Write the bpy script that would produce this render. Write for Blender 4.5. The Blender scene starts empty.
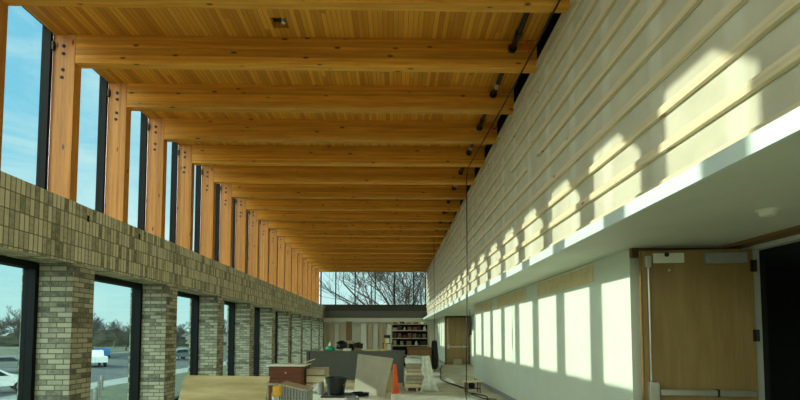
import bpy, bmesh, math, random
from mathutils import Vector, Matrix
random.seed(7)
SC = bpy.context.scene
COL = SC.collection
EYE = 1.46
S = 1.2192            # spacing of the roof frames

# ------------------------------------------------------------------ materials
def newmat(name):
    m = bpy.data.materials.new(name); m.use_nodes = True
    nt = m.node_tree; nt.nodes.clear()
    out = nt.nodes.new('ShaderNodeOutputMaterial')
    return m, nt, out
def N(nt, t, **kw):
    n = nt.nodes.new(t)
    for k, v in kw.items(): setattr(n, k, v)
    return n
def L(nt, a, b): nt.links.new(a, b)
def ramp(nt, stops):
    r = N(nt, 'ShaderNodeValToRGB'); cr = r.color_ramp
    while len(cr.elements) < len(stops): cr.elements.new(.5)
    for e, (p, c) in zip(cr.elements, stops):
        e.position = p; e.color = (c[0], c[1], c[2], 1)
    return r
def pbr(nt, out, rough=.6, metal=0, spec=.4):
    b = N(nt, 'ShaderNodeBsdfPrincipled')
    b.inputs['Roughness'].default_value = rough
    b.inputs['Metallic'].default_value = metal
    b.inputs['Specular IOR Level'].default_value = spec
    L(nt, b.outputs[0], out.inputs[0]); return b
def plain(name, c, rough=.6, metal=0, var=.12, scale=8, spec=.4, bump=0):
    m, nt, out = newmat(name); b = pbr(nt, out, rough, metal, spec)
    tc = N(nt, 'ShaderNodeTexCoord'); no = N(nt, 'ShaderNodeTexNoise')
    no.inputs['Scale'].default_value = scale; no.inputs['Detail'].default_value = 4
    L(nt, tc.outputs['Object'], no.inputs['Vector'])
    lo = [max(0, x*(1-var)) for x in c]; hi = [min(1, x*(1+var)) for x in c]
    r = ramp(nt, [(.3, lo), (.7, hi)]); L(nt, no.outputs['Fac'], r.inputs[0])
    L(nt, r.outputs[0], b.inputs['Base Color'])
    if bump:
        bp = N(nt, 'ShaderNodeBump'); bp.inputs['Strength'].default_value = bump; bp.inputs['Distance'].default_value = .01
        L(nt, no.outputs['Fac'], bp.inputs['Height']); L(nt, bp.outputs[0], b.inputs['Normal'])
    return m
def wood(name, c1, c2, grain='X', rough=.5, lam=None, knots=True, knot=(.10, .04, .012), stretch=22):
    """grain runs along the given axis; lam = (axis, size) glued layers"""
    m, nt, out = newmat(name); b = pbr(nt, out, rough, 0, .35)
    tc = N(nt, 'ShaderNodeTexCoord'); oi = N(nt, 'ShaderNodeObjectInfo')
    add = N(nt, 'ShaderNodeVectorMath', operation='ADD')
    sc = N(nt, 'ShaderNodeVectorMath', operation='SCALE'); sc.inputs[0].default_value = (37, 53, 71)
    L(nt, oi.outputs['Random'], sc.inputs['Scale'])
    L(nt, tc.outputs['Object'], add.inputs[0]); L(nt, sc.outputs[0], add.inputs[1])
    mp = N(nt, 'ShaderNodeMapping'); s = [stretch]*3; s['XYZ'.index(grain)] = 1.0
    mp.inputs['Scale'].default_value = s; L(nt, add.outputs[0], mp.inputs[0])
    n1 = N(nt, 'ShaderNodeTexNoise'); n1.inputs['Scale'].default_value = 1.3; n1.inputs['Detail'].default_value = 6; n1.inputs['Roughness'].default_value = .65
    L(nt, mp.outputs[0], n1.inputs['Vector'])
    r = ramp(nt, [(.28, c1), (.72, c2)]); L(nt, n1.outputs['Fac'], r.inputs[0])
    col = r.outputs[0]
    if lam:
        ax, size = lam
        sx = N(nt, 'ShaderNodeSeparateXYZ'); L(nt, tc.outputs['Object'], sx.inputs[0])
        dv = N(nt, 'ShaderNodeMath', operation='DIVIDE'); dv.inputs[1].default_value = size
        L(nt, sx.outputs['XYZ'.index(ax)], dv.inputs[0])
        fl = N(nt, 'ShaderNodeMath', operation='FLOOR'); L(nt, dv.outputs[0], fl.inputs[0])
        ad = N(nt, 'ShaderNodeMath', operation='ADD'); L(nt, fl.outputs[0], ad.inputs[0]); 
        mu = N(nt, 'ShaderNodeMath', operation='MULTIPLY'); mu.inputs[1].default_value = 91.7; L(nt, oi.outputs['Random'], mu.inputs[0]); L(nt, mu.outputs[0], ad.inputs[1])
        wn = N(nt, 'ShaderNodeTexWhiteNoise', noise_dimensions='1D'); L(nt, ad.outputs[0], wn.inputs['W'])
        mr = N(nt, 'ShaderNodeMapRange'); mr.inputs[3].default_value = .78; mr.inputs[4].default_value = 1.15
        L(nt, wn.outputs['Value'], mr.inputs[0])
        vm = N(nt, 'ShaderNodeVectorMath', operation='SCALE'); L(nt, col, vm.inputs[0]); L(nt, mr.outputs[0], vm.inputs['Scale'])
        col = vm.outputs[0]
    if knots:
        mk = N(nt, 'ShaderNodeMapping'); s = [9]*3; s['XYZ'.index(grain)] = 3.0
        mk.inputs['Scale'].default_value = s; L(nt, add.outputs[0], mk.inputs[0])
        vo = N(nt, 'ShaderNodeTexVoronoi'); vo.inputs['Scale'].default_value = .8; L(nt, mk.outputs[0], vo.inputs['Vector'])
        kr = ramp(nt, [(.07, (1, 1, 1)), (.14, (0, 0, 0))]); L(nt, vo.outputs['Distance'], kr.inputs[0])
        mx = N(nt, 'ShaderNodeMix', data_type='RGBA'); L(nt, kr.outputs[0], mx.inputs['Factor'])
        L(nt, col, mx.inputs[6]); mx.inputs[7].default_value = (*knot, 1); col = mx.outputs[2]
    L(nt, col, b.inputs['Base Color'])
    return m
def deckmat(name, c1, c2, width):
    m, nt, out = newmat(name); b = pbr(nt, out, .5, 0, .35)
    tc = N(nt, 'ShaderNodeTexCoord'); sx = N(nt, 'ShaderNodeSeparateXYZ'); L(nt, tc.outputs['Object'], sx.inputs[0])
    dv = N(nt, 'ShaderNodeMath', operation='DIVIDE'); dv.inputs[1].default_value = width; L(nt, sx.outputs[0], dv.inputs[0])
    fl = N(nt, 'ShaderNodeMath', operation='FLOOR'); L(nt, dv.outputs[0], fl.inputs[0])
    fr = N(nt, 'ShaderNodeMath', operation='FRACT'); L(nt, dv.outputs[0], fr.inputs[0])
    # butt joints: each board is cut into lengths
    yy = N(nt, 'ShaderNodeMath', operation='MULTIPLY_ADD'); yy.inputs[1].default_value = .28
    wn0 = N(nt, 'ShaderNodeTexWhiteNoise', noise_dimensions='1D'); L(nt, fl.outputs[0], wn0.inputs['W'])
    L(nt, sx.outputs[1], yy.inputs[0]); L(nt, wn0.outputs['Value'], yy.inputs[2])
    fy = N(nt, 'ShaderNodeMath', operation='FLOOR'); L(nt, yy.outputs[0], fy.inputs[0])
    cb = N(nt, 'ShaderNodeCombineXYZ'); L(nt, fl.outputs[0], cb.inputs[0]); L(nt, fy.outputs[0], cb.inputs[1])
    wn = N(nt, 'ShaderNodeTexWhiteNoise', noise_dimensions='2D'); L(nt, cb.outputs[0], wn.inputs['Vector'])
    mp = N(nt, 'ShaderNodeMapping'); mp.inputs['Scale'].default_value = (30, 1.2, 30); L(nt, tc.outputs['Object'], mp.inputs[0])
    no = N(nt, 'ShaderNodeTexNoise'); no.inputs['Scale'].default_value = 1.5; no.inputs['Detail'].default_value = 5; L(nt, mp.outputs[0], no.inputs['Vector'])
    av = N(nt, 'ShaderNodeMath', operation='MULTIPLY_ADD'); av.inputs[1].default_value = .6
    h = N(nt, 'ShaderNodeMath', operation='MULTIPLY'); h.inputs[1].default_value = .45; L(nt, no.outputs['Fac'], h.inputs[0])
    L(nt, wn.outputs['Value'], av.inputs[0]); L(nt, h.outputs[0], av.inputs[2])
    r = ramp(nt, [(.15, c1), (.85, c2)]); L(nt, av.outputs[0], r.inputs[0])
    g = ramp(nt, [(.0, (0, 0, 0)), (.07, (1, 1, 1)), (.93, (1, 1, 1)), (1., (0, 0, 0))]); L(nt, fr.outputs[0], g.inputs[0])
    mx = N(nt, 'ShaderNodeMix', data_type='RGBA'); L(nt, g.outputs[0], mx.inputs['Factor'])
    mx.inputs[6].default_value = (.22, .10, .02, 1); L(nt, r.outputs[0], mx.inputs[7])
    L(nt, mx.outputs[2], b.inputs['Base Color'])
    bp = N(nt, 'ShaderNodeBump'); bp.inputs['Strength'].default_value = .6; bp.inputs['Distance'].default_value = .008
    L(nt, g.outputs[0], bp.inputs['Height']); L(nt, bp.outputs[0], b.inputs['Normal'])
    return m
def brickmat(name, bw, bh, offset, light, dark, mortar):
    m, nt, out = newmat(name); b = pbr(nt, out, .85, 0, .2)
    uv = N(nt, 'ShaderNodeUVMap'); uv.uv_map = 'UVMap'
    br = N(nt, 'ShaderNodeTexBrick'); br.offset = offset; br.squash = 1
    br.inputs['Scale'].default_value = 1; br.inputs['Brick Width'].default_value = bw; br.inputs['Row Height'].default_value = bh
    br.inputs['Mortar Size'].default_value = .0068; br.inputs['Mortar Smooth'].default_value = .15; br.inputs['Bias'].default_value = -.05
    L(nt, uv.outputs[0], br.inputs['Vector'])
    br.inputs['Color1'].default_value = (0, 0, 0, 1); br.inputs['Color2'].default_value = (1, 1, 1, 1); br.inputs['Mortar'].default_value = (.5, .5, .5, 1)
    no = N(nt, 'ShaderNodeTexNoise'); no.inputs['Scale'].default_value = 16; no.inputs['Detail'].default_value = 5; no.inputs['Roughness'].default_value = .7
    L(nt, uv.outputs[0], no.inputs['Vector'])
    n2 = N(nt, 'ShaderNodeTexNoise'); n2.inputs['Scale'].default_value = 2.3; n2.inputs['Detail'].default_value = 2; L(nt, uv.outputs[0], n2.inputs['Vector'])
    a = N(nt, 'ShaderNodeMath', operation='MULTIPLY_ADD'); a.inputs[1].default_value = .55
    c = N(nt, 'ShaderNodeMath', operation='MULTIPLY_ADD'); c.inputs[1].default_value = .55
    L(nt, br.outputs['Color'], a.inputs[0]); L(nt, c.outputs[0], a.inputs[2])
    L(nt, no.outputs['Fac'], c.inputs[0]); c2 = N(nt, 'ShaderNodeMath', operation='MULTIPLY'); c2.inputs[1].default_value = .15
    L(nt, n2.outputs['Fac'], c2.inputs[0]); L(nt, c2.outputs[0], c.inputs[2])
    mid = [(x*.4+y*.6) for x, y in zip(dark, light)]
    r = ramp(nt, [(.30, dark), (.52, mid), (.74, light)]); L(nt, a.outputs[0], r.inputs[0])
    mx = N(nt, 'ShaderNodeMix', data_type='RGBA'); L(nt, br.outputs['Fac'], mx.inputs['Factor'])
    L(nt, r.outputs[0], mx.inputs[6]); mx.inputs[7].default_value = (*mortar, 1)
    L(nt, mx.outputs[2], b.inputs['Base Color'])
    iv = N(nt, 'ShaderNodeMath', operation='SUBTRACT'); iv.inputs[0].default_value = 1; L(nt, br.outputs['Fac'], iv.inputs[1])
    bp = N(nt, 'ShaderNodeBump'); bp.inputs['Strength'].default_value = .7; bp.inputs['Distance'].default_value = .008
    L(nt, iv.outputs[0], bp.inputs['Height']); L(nt, bp.outputs[0], b.inputs['Normal'])
    return m
def glassmat(name, tint=(.78, .83, .78), refl=.03):
    m, nt, out = newmat(name)
    t = N(nt, 'ShaderNodeBsdfTransparent'); t.inputs[0].default_value = (*tint, 1)
    g = N(nt, 'ShaderNodeBsdfGlossy'); g.inputs['Roughness'].default_value = .02
    tc = N(nt, 'ShaderNodeTexCoord'); no = N(nt, 'ShaderNodeTexNoise'); no.inputs['Scale'].default_value = 1.2; L(nt, tc.outputs['Object'], no.inputs['Vector'])
    mr = N(nt, 'ShaderNodeMapRange'); mr.inputs[3].default_value = refl*.7; mr.inputs[4].default_value = refl*1.3; L(nt, no.outputs['Fac'], mr.inputs[0])
    mx = N(nt, 'ShaderNodeMixShader'); L(nt, mr.outputs[0], mx.inputs[0])
    L(nt, t.outputs[0], mx.inputs[1]); L(nt, g.outputs[0], mx.inputs[2]); L(nt, mx.outputs[0], out.inputs[0])
    return m
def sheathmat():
    """bare wall board with paler bands of painted-in window light every frame bay"""
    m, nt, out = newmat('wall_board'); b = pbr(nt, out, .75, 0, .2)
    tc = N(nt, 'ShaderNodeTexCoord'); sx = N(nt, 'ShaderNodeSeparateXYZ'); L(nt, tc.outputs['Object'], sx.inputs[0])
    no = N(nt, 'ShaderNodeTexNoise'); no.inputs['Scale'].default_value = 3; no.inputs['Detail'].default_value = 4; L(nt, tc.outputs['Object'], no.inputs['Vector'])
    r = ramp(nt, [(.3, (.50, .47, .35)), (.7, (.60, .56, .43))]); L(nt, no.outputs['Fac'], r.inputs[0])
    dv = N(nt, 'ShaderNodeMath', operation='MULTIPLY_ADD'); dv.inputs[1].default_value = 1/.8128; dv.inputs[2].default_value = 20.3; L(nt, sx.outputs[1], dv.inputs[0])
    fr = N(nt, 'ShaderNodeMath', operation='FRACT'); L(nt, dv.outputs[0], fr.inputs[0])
    g = ramp(nt, [(.0, (.0, .0, .0)), (.36, (0, 0, 0)), (.44, (.28, .28, .28)), (.56, (.28, .28, .28)), (.64, (0, 0, 0))]); L(nt, fr.outputs[0], g.inputs[0])  # pale bands put reflected window light into the board colour
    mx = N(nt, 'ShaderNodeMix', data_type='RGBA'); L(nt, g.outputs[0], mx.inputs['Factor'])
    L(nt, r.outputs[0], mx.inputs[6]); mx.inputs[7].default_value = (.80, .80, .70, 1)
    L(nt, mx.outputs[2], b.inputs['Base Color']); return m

M = {}
GL1, GL2 = (.54, .215, .018), (.86, .42, .048)
M['beam'] = wood('glulam_beam', GL1, GL2, 'X', lam=('Z', .038))
M['column'] = wood('glulam_column', (.42, .155, .022), (.66, .29, .055), 'Z', lam=('X', .045))
M['deck'] = deckmat('deck_boards', (.54, .21, .016), (.88, .43, .050), .068)
M['brick_band'] = brickmat('soldier_brick', .0677, .203, 0., (.76, .70, .50), (.20, .185, .12), (.20, .185, .12))
M['brick_run'] = brickmat('running_brick', .203, .0677, .5, (.50, .465, .35), (.12, .115, .085), (.15, .14, .10))
M['black'] = plain('black_anodised', (.006, .007, .007), .6, spec=.15)
M['glass'] = glassmat('clear_glass')
M['glass_green'] = glassmat('tinted_glass', (.66, .78, .74), .03)
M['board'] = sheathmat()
M['strip'] = wood('furring_pine', (.55, .45, .27), (.80, .70, .47), 'Y', rough=.6, knot=(.30, .17, .06), stretch=30)
M['white'] = plain('white_paint', (.68, .73, .61), .55, var=.03, scale=3)
M['fascia'] = plain('fascia_primer', (.62, .72, .68), .5, var=.04, scale=4)
M['soffit'] = plain('soffit_paint', (.62, .65, .54), .6, var=.06, scale=1.5)
M['tan'] = plain('tan_matte', (.72, .58, .34), .8, var=.08)
M['concrete'] = plain('concrete_floor', (.54, .50, .39), .55, var=.22, scale=1.6, bump=.1)
M['door'] = wood('veneer', (.25, .155, .055), (.36, .235, .09), 'Z', rough=.4, knots=False, stretch=9)
M['dkwood'] = wood('dark_trim', (.10, .05, .02), (.18, .09, .035), 'Z', rough=.5, knots=False)
M['brownwood'] = wood('brown_trim', (.16, .09, .025), (.25, .14, .04), 'Y', rough=.5, knots=False)
M['frame'] = plain('frame_paint', (.55, .57, .50), .5, var=.05)
M['steel'] = plain('brushed_steel', (.55, .53, .46), .35, .7, var=.08)
M['darkwall'] = plain('shade_black', (.02, .024, .024), .8)  # near-black colour stands in for shade in unlit spaces
M['pipe'] = plain('black_steel_pipe', (.035, .03, .025), .4, .5)
M['rubber'] = plain('black_rubber', (.012, .012, .012), .6)
M['orange_mark'] = plain('orange_paint', (.75, .12, .015), .6)
M['louvre'] = plain('dark_bronze', (.055, .055, .045), .5, .2)
M['backwall'] = plain('unfinished_wall_board', (.56, .55, .45), .8, var=.14, scale=1.2)
M['trimwhite'] = plain('pale_bulkhead', (.60, .60, .50), .6, var=.05)
M['stud'] = wood('stud', (.42, .34, .22), (.56, .47, .33), 'Z', knots=False)
M['brownpost'] = wood('brown_post', (.16, .09, .04), (.25, .15, .07), 'Z', knots=False)
M['desk'] = plain('grey_laminate', (.105, .108, .092), .5, var=.06)
M['ply'] = wood('plywood', (.44, .34, .15), (.80, .67, .38), 'X', rough=.65, knots=False, stretch=7)
M['card'] = plain('grey_backed_board', (.38, .32, .22), .8, var=.06)
M['card2'] = plain('cardboard', (.50, .36, .19), .8, var=.08)
M['redwood'] = wood('mahogany', (.13, .035, .014), (.24, .075, .03), 'X', rough=.45, knots=False)
M['paper'] = plain('paper_sheet', (.78, .77, .66), .7, var=.05)
M['cone'] = plain('cone_orange', (.85, .10, .012), .5, var=.08)
M['plastic'] = plain('black_plastic', (.010, .011, .013), .35, var=.2)
M['green'] = plain('green_plastic', (.015, .42, .20), .4)
M['yellow'] = plain('yellow_plastic', (.75, .40, .03), .45)
M['ribbed'] = plain('grey_ribbed_plastic', (.30, .31, .29), .5)
M['film'] = plain('milky_plastic_film', (.72, .74, .66), .35, var=.15, scale=14, bump=.8)
M['pinelight'] = wood('lumber', (.58, .47, .27), (.78, .67, .43), 'X', rough=.65)
M['asphalt'] = plain('asphalt', (.055, .06, .058), .9, var=.2, scale=.6)
M['sidewalk'] = plain('sidewalk', (.27, .27, .24), .85, var=.1, scale=.8)
M['grass'] = plain('dry_grass', (.075, .08, .04), .95, var=.35, scale=2.5)
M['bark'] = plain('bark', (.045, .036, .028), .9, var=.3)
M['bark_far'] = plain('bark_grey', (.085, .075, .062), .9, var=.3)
M['carblue'] = plain('car_blue', (.03, .12, .28), .25, .3)
M['carwhite'] = plain('car_white', (.65, .67, .66), .25)
M['cargrey'] = plain('car_grey', (.16, .17, .17), .25, .3)
M['cardark'] = plain('car_glass', (.02, .025, .03), .1)
M['tyre'] = plain('tyre', (.02, .02, .02), .8)
M['farbuild'] = plain('far_building', (.22, .20, .17), .9, var=.1, scale=.5)
M['hedge'] = plain('evergreen', (.035, .036, .022), .95, var=.4, scale=3)

# ------------------------------------------------------------------ helpers
class MB:
    def __init__(s): s.bm = bmesh.new()
    def box(s, x0, x1, y0, y1, z0, z1):
        v = [s.bm.verts.new((x, y, z)) for z in (z0, z1) for y in (y0, y1) for x in (x0, x1)]
        for f in ((0, 2, 3, 1), (4, 5, 7, 6), (0, 1, 5, 4), (2, 6, 7, 3), (0, 4, 6, 2), (1, 3, 7, 5)):
            s.bm.faces.new([v[i] for i in f])
        return v
    def obox(s, mat, sx, sy, sz):
        """box centred at the matrix origin with full sizes"""
        v = s.box(-sx/2, sx/2, -sy/2, sy/2, -sz/2, sz/2)
        for q in v: q.co = mat @ q.co
    def hexa(s, P):
        """8 points: 4 bottom ring, 4 top ring (ccw)"""
        v = [s.bm.verts.new(p) for p in P]
        for f in ((3, 2, 1, 0), (4, 5, 6, 7), (0, 1, 5, 4), (1, 2, 6, 5), (2, 3, 7, 6), (3, 0, 4, 7)):
            s.bm.faces.new([v[i] for i in f])
    def tube(s, pts, rad, n=8, cap=True):
        pts = [Vector(p) for p in pts]
        if not isinstance(rad, (list, tuple)): rad = [rad]*len(pts)
        rings = []; ref = None
        for i, p in enumerate(pts):
            d = (pts[min(i+1, len(pts)-1)]-pts[max(i-1, 0)]).normalized()
            if ref is None:
                ref = Vector((0, 0, 1)) if abs(d.z) < .9 else Vector((1, 0, 0))
            a = d.cross(ref)
            if a.length < 1e-4: a = d.cross(Vector((0, 1, .3)))
            a.normalize(); b = a.cross(d).normalized(); ref = b
            rings.append([s.bm.verts.new(p+(a*math.cos(t)+b*math.sin(t))*rad[i]) for t in [2*math.pi*k/n for k in range(n)]])
        for r0, r1 in zip(rings, rings[1:]):
            for k in range(n): s.bm.faces.new((r0[k], r0[(k+1) % n], r1[(k+1) % n], r1[k]))
        if cap:
            s.bm.faces.new(rings[0][::-1]); s.bm.faces.new(rings[-1])
    def lathe(s, c, prof, n=24, closed_top=True, closed_bottom=True):
        c = Vector(c); rings = []
        for r, z in prof:
            rings.append([s.bm.verts.new(c+Vector((r*math.cos(t), r*math.sin(t), z))) for t in [2*math.pi*k/n for k in range(n)]])
        for r0, r1 in zip(rings, rings[1:]):
            for k in range(n): s.bm.faces.new((r0[k], r0[(k+1) % n], r1[(k+1) % n], r1[k]))
        if closed_bottom: s.bm.faces.new(rings[0][::-1])
        if closed_top: s.bm.faces.new(rings[-1])
    def bevel(s, w, seg=2):
        bmesh.ops.bevel(s.bm, geom=list(s.bm.edges), offset=w, segments=seg, affect='EDGES', profile=.6)
        return s
    def build(s, name, mat, parent=None, smooth=False, uv=False, org=None):
        bmesh.ops.recalc_face_normals(s.bm, faces=s.bm.faces)
        if org is not None:
            for v in s.bm.verts: v.co -= Vector(org)
        if uv:
            lay = s.bm.loops.layers.uv.new('UVMap')
            for f in s.bm.faces:
                n = f.normal
                for lp in f.loops:
                    q = lp.vert.co
                    if abs(n.x) >= abs(n.y) and abs(n.x) >= abs(n.z): lp[lay].uv = (q.y+100, q.z+.003)
                    elif abs(n.y) >= abs(n.z): lp[lay].uv = (q.x+100, q.z+.003)
                    else: lp[lay].uv = (q.y+100, q.x+100)
        if smooth:
            for f in s.bm.faces: f.smooth = True
        me = bpy.data.meshes.new(name); s.bm.to_mesh(me); s.bm.free()
        me.materials.append(mat if not isinstance(mat, str) else M[mat])
        if smooth: me.set_sharp_from_angle(angle=math.radians(40))
        o = bpy.data.objects.new(name, me); COL.objects.link(o)
        if org is not None and parent is None: o.location = org
        if parent: o.parent = parent
        return o
def tag(o, label=None, cat=None, group=None, kind=None):
    if label: o['label'] = label
    if cat: o['category'] = cat
    if group: o['group'] = group
    if kind: o['kind'] = kind
    return o
def empty(name, loc, rz=0, **kw):
    o = bpy.data.objects.new(name, None); COL.objects.link(o); o.location = loc; o.rotation_euler = (0, 0, rz)
    o.empty_display_size = .1
    return tag(o, **kw)
def struct(o, label=None): return tag(o, label=label, kind='structure')
def box(name, mat, *b, parent=None, uv=False, bev=0):
    m = MB(); m.box(*b)
    if bev: m.bevel(bev)
    return m.build(name, mat, parent, uv=uv)
def dup(o, loc=None, rz=None, parent=None):
    c = o.copy(); COL.objects.link(c)
    if parent: c.parent = parent
    if loc is not None: c.location = loc
    if rz is not None: c.rotation_euler = (0, 0, rz)
    for ch in [x for x in bpy.data.objects if x.parent == o]: dup(ch, parent=c)
    return c
ORD = ['nearest', 'second', 'third', 'fourth', 'fifth', 'sixth', 'seventh', 'eighth', 'ninth', 'tenth', 'eleventh', 'twelfth',
       'thirteenth', 'fourteenth', 'fifteenth', 'sixteenth', 'seventeenth', 'eighteenth', 'nineteenth', 'twentieth', 'twenty-first']

# ------------------------------------------------------------------ main dimensions (metres; camera over the origin, room runs along +Y)
XB = -4.20                    # inner face of brick
XT = -4.44; XTO = -4.75       # timber column inner / outer side
ZB = EYE+1.755                # top of brick
ZBB = EYE+.945                # bottom of the soldier band
ZH = EYE+3.79                 # underside of beams
ZD = EYE+4.20                 # underside of deck
XR = 2.05                     # slatted wall face
YB0 = 6.30                    # far face of frame 0
YEND = 27.64
XF = 1.80; ZF0 = EYE+.908; ZF1 = EYE+1.012    # fascia
ZS = EYE+.945                 # soffit
XW = 2.60                     # lower right wall
XA = 3.82                     # back wall of the door recesses
Y0 = -5.0
PY0, PW, PS = 5.945, .42, 2.438
KMIN, KMAX = -3, 17

# ------------------------------------------------------------------ setting
struct(box('floor', 'concrete', -5.0, 6.6, Y0, YEND+.2, -.15, 0))
# ceiling with a small cut-out near frame -1
mb = MB()
hx0, hx1, hy0, hy1 = -1.64, -1.43, 5.78, 5.98
X0, X1, Ya, Yb = -4.74, 2.06, Y0, YEND+.12
for (a, b, c, d) in ((X0, hx0, Ya, Yb), (hx1, X1, Ya, Yb), (hx0, hx1, Ya, hy0), (hx0, hx1, hy1, Yb)):
    mb.box(a, b, c, d, ZD, ZD+.09)
struct(mb.build('ceiling', 'deck'))
mb = MB(); mb.box(X0, 2.78, Ya, Yb, ZD+.25, ZD+.33); struct(mb.build('roof', 'darkwall'))
t = empty('ceiling_junction_box', (-1.53, 5.88, ZD), label='small dark open junction box cut into the wood ceiling deck', cat='electrical box')
mb = MB(); 
mb.box(-.105, .105, -.1, .1, .09, .12)
mb.build('box_back', 'darkwall', t)
mb = MB(); mb.tube([(.05, 0, .09), (.05, 0, .0)], .028, 10); mb.build('white_fitting', 'paper', t)

# brick band along the left
mb = MB(); mb.box(-4.90, XB, Y0, YEND, ZBB, ZB)
struct(mb.build('wall_left', 'brick_band', uv=True))
struct(box('wall_left_near', 'brick_run', -5.0, XB, Y0, PY0-4*PS, 0, ZBB, uv=True))
# dark weep vents in the band
for i, (yy, zz) in enumerate([(6.19, EYE+1.60), (7.44, EYE+1.62)]):
    tag(box('weep_vent', 'black', XB-.02, XB+.003, yy-.02, yy+.02, zz-.045, zz+.045),
        'small black vent slot in the soldier brick band, %s of the two' % ['nearer', 'farther'][i], 'vent', 'black vent slots in the brick band')
# piers

for j in range(-4, 9):
    y = PY0+PS*j
    m = MB(); m.box(-4.86, XB, y, y+PW, 0, ZBB)
    if j < 0:
        struct(m.build('wall_left_pier', 'brick_run', uv=True)); continue
    o = m.build('brick_pier', 'brick_run', uv=True)
    tag(o, '%s beige brick pier between the tall windows, counted from the camera' % ORD[j], 'brick pier', 'brick piers between the tall windows')
struct(box('wall_left_far', 'brick_run', -5.0, XB, PY0+PS*8+PW+1.2, YEND, 0, ZBB, uv=True))
# tall black framed windows
wn = 0
for j in range(-4, 9):
    y0 = PY0+PS*j+PW; y1 = PY0+PS*(j+1)
    if j == 8: y1 = y0+1.2
    wn += 1
    m = MB(); fx0, fx1 = -4.80, -4.64
    m.box(fx0, fx1, y0, y0+.06, 0, ZBB); m.box(fx0, fx1, y1-.06, y1, 0, ZBB)
    m.box(fx0, fx1, y0+.06, y1-.06, ZBB-.085, ZBB); m.box(fx0, fx1, y0+.06, y1-.06, 0, .10)
    w = struct(m.build('window_%d' % wn, 'black'))
    g = box('pane', 'glass_green', -4.745, -4.735, y0+.06, y1-.06, .10, ZBB-.085, parent=w)
# clerestory windows, one per bay
for k in range(-9, KMAX+1):
    y0 = YB0+S*k; y1 = y0+S-.14
    wn += 1
    m = MB(); fx0, fx1 = -4.87, XTO
    m.box(fx0, fx1, y0, y0+.045, ZB, ZD+.10); m.box(fx0, fx1, y1-.045, y1, ZB, ZD+.10)
    m.box(fx0, fx1, y0+.045, y1-.045, ZD+.10, ZD+.33); m.box(fx0, fx1, y0+.045, y1-.045, ZB, ZB+.04)
    w = struct(m.build('window_%d' % wn, 'black'))
    box('pane', 'glass', -4.83, -4.82, y0+.045, y1-.045, ZB+.04, ZD+.10, parent=w)
    # steel clip at the head of the mullion
    m = MB(); m.box(XTO, XTO+.03, y1-.035, y1, ZD-.24, ZD-.12); m.tube([(XTO+.03, y1-.018, ZD-.18), (XTO+.045, y1-.018, ZD-.18)], .012, 8)
    m.build('clip', 'pipe', w)

# roof frames: columns and beams
bolts = [(-4.60, ZH+.24), (-4.60, ZH+.13), (-4.60, ZH-.10), (-4.61, ZH-.21)]
def bolt_mesh():
    m = MB(); m.tube([(0, 0, 0), (0, -.006, 0)], .026, 12); m.tube([(0, -.006, 0), (0, -.020, 0)], .014, 6)
    return m
first_col = first_beam = None
for k in range(KMIN, KMAX+1):
    yb = YB0+S*k; yf = yb-.14
    n = k+1 if k >= -1 else None
    where = ORD[k+1] if k >= -1 else None
    if first_col is None:
        m = MB(); m.box(XTO, XT, yf, yb, ZB, ZD); m.bevel(.004, 1)
        first_col = m.build('timber_column', 'column', org=(XTO, yf, ZB)); c = first_col
        bm0 = None
        for (bx, bz) in bolts:
            if bm0 is None:
                b = bolt_mesh().build('bolt', 'pipe', c); bm0 = b
            else:
                b = bm0.copy(); COL.objects.link(b); b.parent = c
            b.location = (bx-XTO, 0, bz-ZB)
    else:
        c = dup(first_col, (XTO, yf, ZB))
    tag(c, ('%s orange glulam timber column between the high windows, counted from the left edge' % where) if where else
        'orange glulam timber column beside the camera, outside the picture', 'column', 'glulam columns on the brick wall')
    if first_beam is None:
        m = MB(); m.box(XT, XR-.005, yf, yb, ZH, ZD); m.bevel(.005, 1)
        first_beam = m.build('roof_beam', 'beam', org=(XT, yf, ZH)); c = first_beam
    else:
        c = dup(first_beam, (XT, yf, ZH))
    tag(c, ('%s orange glulam roof beam under the wood deck, counted from the top of the picture' % where) if where else
        'orange glulam roof beam overhead, outside the picture', 'beam', 'glulam roof beams')
    if k in (0, 2):
        m = MB(); cx, cz = 1.93-XT, .33
        ring = [(cx+.045*math.cos(a), -.003, cz+.06*math.sin(a)) for a in [i*math.pi/6 for i in range(13)]]
        m.tube(ring, .008, 5); m.tube([(cx-.03, -.003, cz-.06), (cx+.06, -.003, cz-.20)], .007, 5); m.tube([(cx+.05, -.003, cz-.07), (cx-.02, -.003, cz-.19)], .007, 5)
        tag(m.build('paint_mark', 'orange_mark', c), 'orange sprayed mark')

# sprinkler pipe passing through the beams
t = empty('sprinkler_pipe', (1.69, Y0, ZH+.27), label='black steel sprinkler pipe running through the roof beams near the slatted wall', cat='pipe')
m = MB(); m.tube([(0, 0, 0), (0, YEND-Y0-.3, 0)], .036, 12); m.build('pipe', 'pipe', t, smooth=True)
for k in range(KMIN, KMAX+1):
    yf = YB0+S*k-.14-Y0
    m = MB(); m.tube([(0, yf-.035, 0), (0, yf-.001, 0)], .062, 16); m.build('collar', 'pipe', t, smooth=True)
    if k >= -1:
        m = MB(); m.tube([(0, yf-.36, 0), (0, yf-.24, 0)], .047, 14); m.build('coupling', 'steel' if k % 2 else 'pipe', t, smooth=True)

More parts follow.
